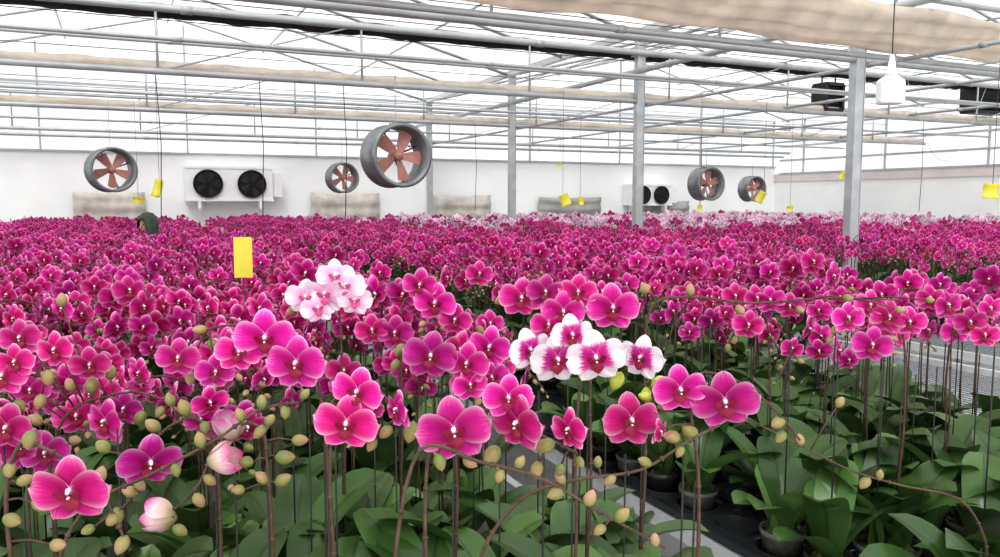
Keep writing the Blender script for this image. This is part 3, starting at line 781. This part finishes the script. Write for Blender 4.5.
for i in range(12):
    z=i*.04; 
    pts=[Vector((.010*math.cos(q),0,z+.024*math.sin(q))) for q in np.linspace(0,2*math.pi,9)]
    if i%2: pts=[Vector((0,p.x,p.z)) for p in pts]
    B.tube(pts,.0028,5,cap=False)
CH=B.mesh('chain',[M_steel])
def cfan(px,py,z,rot,sc,label):
    P=ray(px,py,z); e=ob('circulation_fan',None,P,label=label,cat='fan',group='circulation fans'); e.rotation_euler=(0,0,rot); e.scale=(sc,sc,sc)
    ob('fan_housing',FH,parent=e); ob('motor',FM,parent=e); r=ob('rotor_hub',FHUB,(0,-.03,0),parent=e)
    for i in range(5): ob('blade',FB,parent=r,M=Matrix.Rotation(i*2*math.pi/5+px,4,'Y'))
    ob('chain',CH,(0,0,.32),parent=e)
    B=MB(); L=max(.05,(LC-P.z)/sc-.32-.46); B.tube([(0,0,.32+.46),(0,0,.32+.46+L)],.004,6); ob('hanging_rod',B.mesh('hanging_rod',[M_steel]),parent=e)
cfan(111,170,10.2,.28,.86,"round grey circulation fan with dusty pink blades hanging by a chain")
cfan(396,156,7.9,.12,.95,"large round grey fan with dusty pink blades, turned aside")
cfan(342,178,15.0,.1,.86,"small round grey fan with dusty pink blades hanging")
cfan(706,184,13.6,.0,.86,"round fan with deep dark housing turned aside")
cfan(752,189,17.0,.0,.82,"small round fan with deep housing turned aside")
# ------------------------------------------------------------------ wall cooling units
def guard(R,n=7):
    B=MB()
    for k in range(1,n+1):
        r=R*k/n; B.tube([(r*math.cos(q),-.03,r*math.sin(q)) for q in np.linspace(0,2*math.pi,25)],.006,4,cap=False)
    for a in np.linspace(0,math.pi,5)[:-1]: B.tube([(-R*math.cos(a),-.03,-R*math.sin(a)),(R*math.cos(a),-.03,R*math.sin(a))],.006,4)
    return B.mesh('fan_guard',[M_black])
def unit(px,py,w,h,R,offs,label):
    P=onY(px,py,WY-.25); e=ob('cooling_unit',None,P,label=label,cat='cooling unit',group='wall cooling units')
    B=MB(); B.box((0,.02,0),(w,.42,h)); B.box((0,-.195,h/2-.02),(w+.04,.02,.05)); B.box((0,-.195,-h/2+.02),(w+.04,.02,.05)); B.box((w/2+.12,.05,-.02),(.2,.3,h*.7))
    for s in(-1,1): B.box((s*w*.35,.0,-h/2-.08),(.05,.4,.16))
    ob('unit_housing',B.mesh('unit_housing',[M_white],False),parent=e)
    gm=guard(R)
    B=MB(); B.lathe([(.001,.215),(R*.98,.215),(R*1.05,.21),(R*1.05,.25),(R*.97,.25),(R*.9,.222)],28,0,Matrix.Rotation(math.pi/2,3,'X')); 
    dm=B.mesh('fan_ring',[M_black])
    B=MB()
    for k in range(5):
        a=k*2*math.pi/5; d=Vector((math.cos(a),0,math.sin(a))); n=Vector((-d.z,0,d.x))
        B.add([d*.05-n*.03+Vector((0,-.222,0)),d*R*.85-n*.09+Vector((0,-.228,0)),d*R*.85+n*.09+Vector((0,-.24,0)),d*.05+n*.03+Vector((0,-.232,0))],[(0,1,2,3)])
    bm=B.mesh('fan_blades',[M_cable],False)
    for o in offs:
        r=ob('fan_ring',dm,(o,0,0),parent=e); ob('fan_guard',gm,(0,-.22,0),parent=r); ob('fan_blades',bm,(0,0,0),parent=r)
unit(229,184,1.75,.72,.28,(-.44,.44),"white wall-mounted cooling unit with two black fans")
unit(648,195,1.3,.56,.23,(-.32,.28),"smaller white wall-mounted cooling unit with two black fans")
def exh(P,w,h,rot,label):
    e=ob('exhaust_fan',None,P,label=label,cat='exhaust fan',group='exhaust fans'); e.rotation_euler=(0,0,rot)
    B=MB()
    for s in(-1,1): B.box((s*w/2,0,0),(.05,.3,h)); B.box((0,0,s*h/2),(w,.3,.05))
    B.box((0,.14,0),(w,.02,h))
    for s in(-1,1): B.tube([(s*w*.4,0,h/2),(s*w*.4,0,TCH-P.z)],.012,6)
    ob('fan_frame',B.mesh('fan_frame',[M_black],False),parent=e)
    B=MB()
    for i in range(6): B.box((0,-.1,-h/2+.08+i*(h-.12)/5.5),(w-.06,.012,h/7),0,Matrix.Rotation(.6,3,'X'))
    ob('louvre',B.mesh('louvre',[M_black],False),parent=e)
exh(onY(828,98,9.5),.36,.40,0,"black louvred exhaust fan box hanging beneath the roof")
exh(onY(985,101,9.5),.9,.42,0,"wide black louvred exhaust fan box hanging beneath the roof")
def tarp(px,py,wpx,hpx,label,m=M_tarp):
    P=onY(px,py,WY-.06); A=onY(px-wpx/2,py,WY-.06); Bq=onY(px+wpx/2,py,WY-.06); w=abs(Bq.x-A.x); h=hpx*uz(P.x,P.y)[1]/F
    B=MB(); Q=[]; nu,nv=24,14; r=random.Random(px)
    ph=r.uniform(0,6)
    for i in range(nu):
        for j in range(nv):
            s=i/(nu-1);t=j/(nv-1); ed=min(s,1-s,t,1-t)
            Q.append(((s-.5)*w,-.02-.16*min(1,ed*9)-.03*math.sin(s*23+ph+t*3)*min(1,ed*6)-.02*math.sin(t*15+ph),(t-.5)*h-.03*math.sin(s*math.pi)*(t)))
    B.grid(Q,nu,nv); 
    e=ob('vent_cover',B.mesh('vent_cover',[m]),P,label=label,cat='vent cover',group='wall vent covers')
tarp(110,209,72,34,"beige tarpaulin bulging over a wall vent")
tarp(346,208,68,30,"beige tarpaulin bulging over a wall vent")
tarp(461,208,60,26,"grey-beige tarpaulin over a wall vent")
gt=mat('grey_tarp',(.36,.36,.34),.8,var=.2,scale=3)
tarp(570,209,62,24,"grey tarpaulin over a wall vent",gt)
tarp(664,210,50,18,"grey tarpaulin over a wall vent",gt)
# ------------------------------------------------------------------ pendant lamp
P=ray(892,60,4.3); e=ob('pendant_lamp',None,P,label="white pendant bulb lamp hanging on a thin cord",cat='lamp')
B=MB(); B.tube([(0,0,.02),(0,0,LC+.3-P.z)],.003,6); ob('cord',B.mesh('cord',[M_cable]),parent=e)
B=MB(); B.lathe([(.001,.03),(.010,.03),(.014,.0),(.018,-.01),(.020,-.04),(.030,-.06),(.036,-.085),(.001,-.085)],20,0); ob('lamp_socket',B.mesh('lamp_socket',[M_white]),parent=e)
B=MB(); B.lathe([(.036,-.085),(.066,-.105),(.072,-.12),(.072,-.22),(.068,-.232),(.03,-.236),(.001,-.237)],8,0)
ob('lamp_body',B.mesh('lamp_body',[M_bulb],False),parent=e)
# ------------------------------------------------------------------ yellow sticky traps
def trap(px,py,z,w,h,roll,label,yaw=0,top=None):
    P=ray(px,py,z); e=ob('sticky_trap',None,P,label=label,cat='sticky trap',group='yellow sticky traps')
    sw=w*z/F; sh=h*z/F
    B=MB(); Q=[]; nu=7
    for i in range(nu):
        for j in range(3): s=i/(nu-1)-.5; Q.append(((j-1)*.5*sw,.02*math.cos(s*3),s*sh))
    Rm=Euler((0,roll,-YAW+yaw)).to_matrix()
    B.grid([Rm@Vector(q) for q in Q],nu,3)
    me=B.mesh('trap_card',[M_yel]); c=ob('trap_card',me,parent=e); md=c.modifiers.new('sol','SOLIDIFY'); md.thickness=.003
    B=MB(); t=Rm@Vector((0,.0,sh*.48)); B.tube([t,(t.x,t.y,LC-P.z)],.0022,5); ob('hanging_string',B.mesh('hanging_string',[M_cable]),parent=e)
hl="yellow sticky insect trap hanging on a thin string"
trap(157,188,9,9,18,.3,hl); trap(138,200,11,12,6,.1,hl); trap(565,200,10,10,12,-.4,hl); trap(581,201,11,5,9,-.2,hl); trap(700,208,11,5,6,0,hl)
trap(761,197,10,8,12,.5,hl); trap(843,175,9,5,9,.6,hl); trap(992,191,6,16,15,.05,hl); trap(560,165,13,4,4,0,hl); trap(790,209,12,6,6,0,hl)
P=ray(243,256,2.75); e=ob('sticky_trap',None,(P.x,P.y,BENCH),label="tall yellow sticky card on a stick among flowers",cat='sticky trap')
B=MB(); Rm=Matrix.Rotation(-YAW+.1,3,'Z'); hz=P.z-BENCH
B.grid([Rm@Vector(q) for q in [(-.031,0,hz-.075),(0,.0,hz-.075),(.031,0,hz-.075),(-.031,0,hz+.065),(0,.0,hz+.065),(.031,0,hz+.065)]],2,3)
c=ob('trap_card',B.mesh('trap_card',[M_yel],False),parent=e); md=c.modifiers.new('sol','SOLIDIFY'); md.thickness=.002
B=MB(); B.tube([(0,.006,0),(0,.006,hz-.06)],.003,6); ob('stick',B.mesh('stick',[M_stake]),parent=e)
def cable(x,y,z0,z1,label="thin dark cable hanging from an overhead pipe"):
    B=MB(); B.tube([(0,0,z0),(.03,0,(z0+z1)/2),(0,0,z1)],.005,5); ob('hanging_cable',B.mesh('hanging_cable',[M_cable]),(x,y,0),label=label,cat='cable',group='hanging cables')
for px,y in ((262,9.45),(160,9.45),(475,13.4),(345,9.45),(700,13.4),(920,9.45)):
    p=onY(px,190,y); cable(p.x,y,LC+.05,1.55)
B=MB(); p0_=onY(905,118,6.6); p1=onY(985,120,6.6)
p0_.z=p1.z=CAMZ+1.42
pts=[p0_.lerp(p1,t)+Vector((0,0,-.95*math.sin(math.pi*t))) for t in np.linspace(0,1,14)]
B.tube(pts,.003,6); ob('looped_cable',B.mesh('looped_cable',[M_steel2]),label="thin grey cable drooping in a loop from a pipe",cat='cable')
# ------------------------------------------------------------------ person
def person(X,Y,rot,dz=0):
    e=ob('person',None,(X,Y,0),label="person in dark green hooded jacket standing among orchids",cat='person'); e.rotation_euler=(0,0,rot); e.scale=(.94,.94,.94)
    V=[(0,0,.92),(0,0,1.05),(0,-.01,1.25),(0,0,1.36),(0,-.01,1.42),(0,-.03,1.47)]
    R=[(.15,.11),(.13,.10),(.16,.11),(.12,.08),(.05,.05),(.055,.055)]
    E=[(0,1),(1,2),(2,3),(3,4),(4,5)]
    for s in(-1,1):
        o=len(V); V+=[(s*.10,0,.85),(s*.11,-.01,.48),(s*.11,.02,.09),(s*.12,-.12,.04)]; R+=[(.085,.085),(.055,.06),(.04,.04),(.035,.03)]
        E+=[(0,o),(o,o+1),(o+1,o+2),(o+2,o+3)]
        o=len(V); V+=[(s*.17,0,1.34),(s*.23,0,1.10),(s*.19,-.2,1.02),(s*.18,-.27,1.01)]; R+=[(.06,.06),(.045,.045),(.032,.032),(.035,.02)]
        E+=[(3,o),(o,o+1),(o+1,o+2),(o+2,o+3)]
    me=bpy.data.meshes.new('person_body'); me.from_pydata(V,E,[]); me.materials.append(M_skin)
    b=ob('body',me,parent=e); md=b.modifiers.new('skin','SKIN')
    try:
        for i,sv in enumerate(b.data.skin_vertices[0].data): sv.radius=R[i]; sv.use_root=(i==0)
    except Exception as ex: print('skin',ex)
    b.modifiers.new('sub','SUBSURF').levels=1
    B=MB(); B.lathe([(.001,1.44),(.045,1.45),(.065,1.49),(.078,1.55),(.08,1.60),(.065,1.65),(.03,1.68),(.001,1.685)],18)
    B.tube([(0,-.07,1.58),(0,-.1,1.55),(0,-.075,1.54)],[.01,.014,.01],6)
    for s in(-1,1): B.tube([(s*.078,0,1.60),(s*.088,.005,1.57),(s*.078,0,1.54)],[.008,.014,.008],6); 
    B.tube([(-.022,-.074,1.505),(0,-.08,1.503),(.022,-.074,1.505)],.005,5,1)
    for s in(-1,1): B.lathe([(.001,-.008),(.009,0),(.001,.008)],8,2,Matrix.Translation((s*.03,-.074,1.585)).to_4x4())
    ob('head',B.mesh('head',[M_skin,M_blade,M_hair]),parent=e)
    for s in(-1,1):
        B=MB()
        for k in range(4): B.tube([(s*(.165+.012*k),-.28,1.012),(s*(.165+.012*k),-.32,1.0),(s*(.165+.012*k),-.34+.006*abs(k-1),.985)],.0075,6)
        B.tube([(s*.155,-.25,1.01),(s*.135,-.28,1.0),(s*.132,-.30,.99)],.009,6); ob('fingers',B.mesh('fingers',[M_skin]),parent=e)
    B=MB()
    def ell(rx,ry,z,n=18): return [Vector((rx*math.cos(2*math.pi*j/n),ry*math.sin(2*math.pi*j/n),z)) for j in range(n+1)]
    rings=[(.19,.14,.80),(.19,.14,1.0),(.185,.135,1.15),(.20,.135,1.30),(.17,.11,1.38),(.09,.08,1.43)]
    B.grid([p for r in rings for p in ell(*r)],len(rings),19)
    for s in(-1,1): B.tube([(s*.15,0,1.36),(s*.205,0,1.30),(s*.24,0,1.1),(s*.20,-.2,1.02)],[.07,.075,.062,.05],12)
    ob('jacket',B.mesh('jacket',[M_jacket]),parent=e)
    B=MB(); rings=[(.16,.13,1.38),(.095,.10,1.44),(.105,.115,1.52),(.108,.12,1.60),(.092,.105,1.67),(.05,.06,1.715),(.004,.004,1.73)]
    n=20;P=[]
    for rx,ry,z in rings:
        for j in range(n+1):
            g=.60 if z<1.66 else .0
            q=-math.pi/2+g+(2*math.pi-2*g)*j/n; P.append((rx*math.cos(q),ry*math.sin(q)+.012,z))
    B.grid(P,len(rings),n+1)
    B.tube([(-.055,-.10,1.655),(0,-.145,1.65),(.055,-.10,1.655)],[.012,.016,.012],8)
    ob('hood',B.mesh('hood',[M_jacket]),parent=e)
p=onY(147,222,9.3); person(p.x,9.3,-.9)
# ------------------------------------------------------------------ light
w=bpy.data.worlds.new('world'); scene.world=w; w.use_nodes=True; nt=w.node_tree
bg=nt.nodes['Background']; bg.inputs['Strength'].default_value=1.6
tc=nt.nodes.new('ShaderNodeTexCoord'); sp=nt.nodes.new('ShaderNodeSeparateXYZ'); nt.links.new(tc.outputs['Generated'],sp.inputs[0])
r=nt.nodes.new('ShaderNodeValToRGB'); r.color_ramp.elements[0].position=.0; r.color_ramp.elements[0].color=(.78,.79,.8,1); r.color_ramp.elements[1].position=.5; r.color_ramp.elements[1].color=(1,.995,.985,1)
nt.links.new(sp.outputs[2],r.inputs['Fac']); nt.links.new(r.outputs[0],bg.inputs['Color'])
sd=bpy.data.lights.new('sun','SUN'); sd.energy=2.8; sd.angle=.35; so=bpy.data.objects.new('sun',sd); COL.objects.link(so); so.rotation_euler=(math.radians(38),math.radians(-20),0)
print('objects',len(bpy.data.objects))
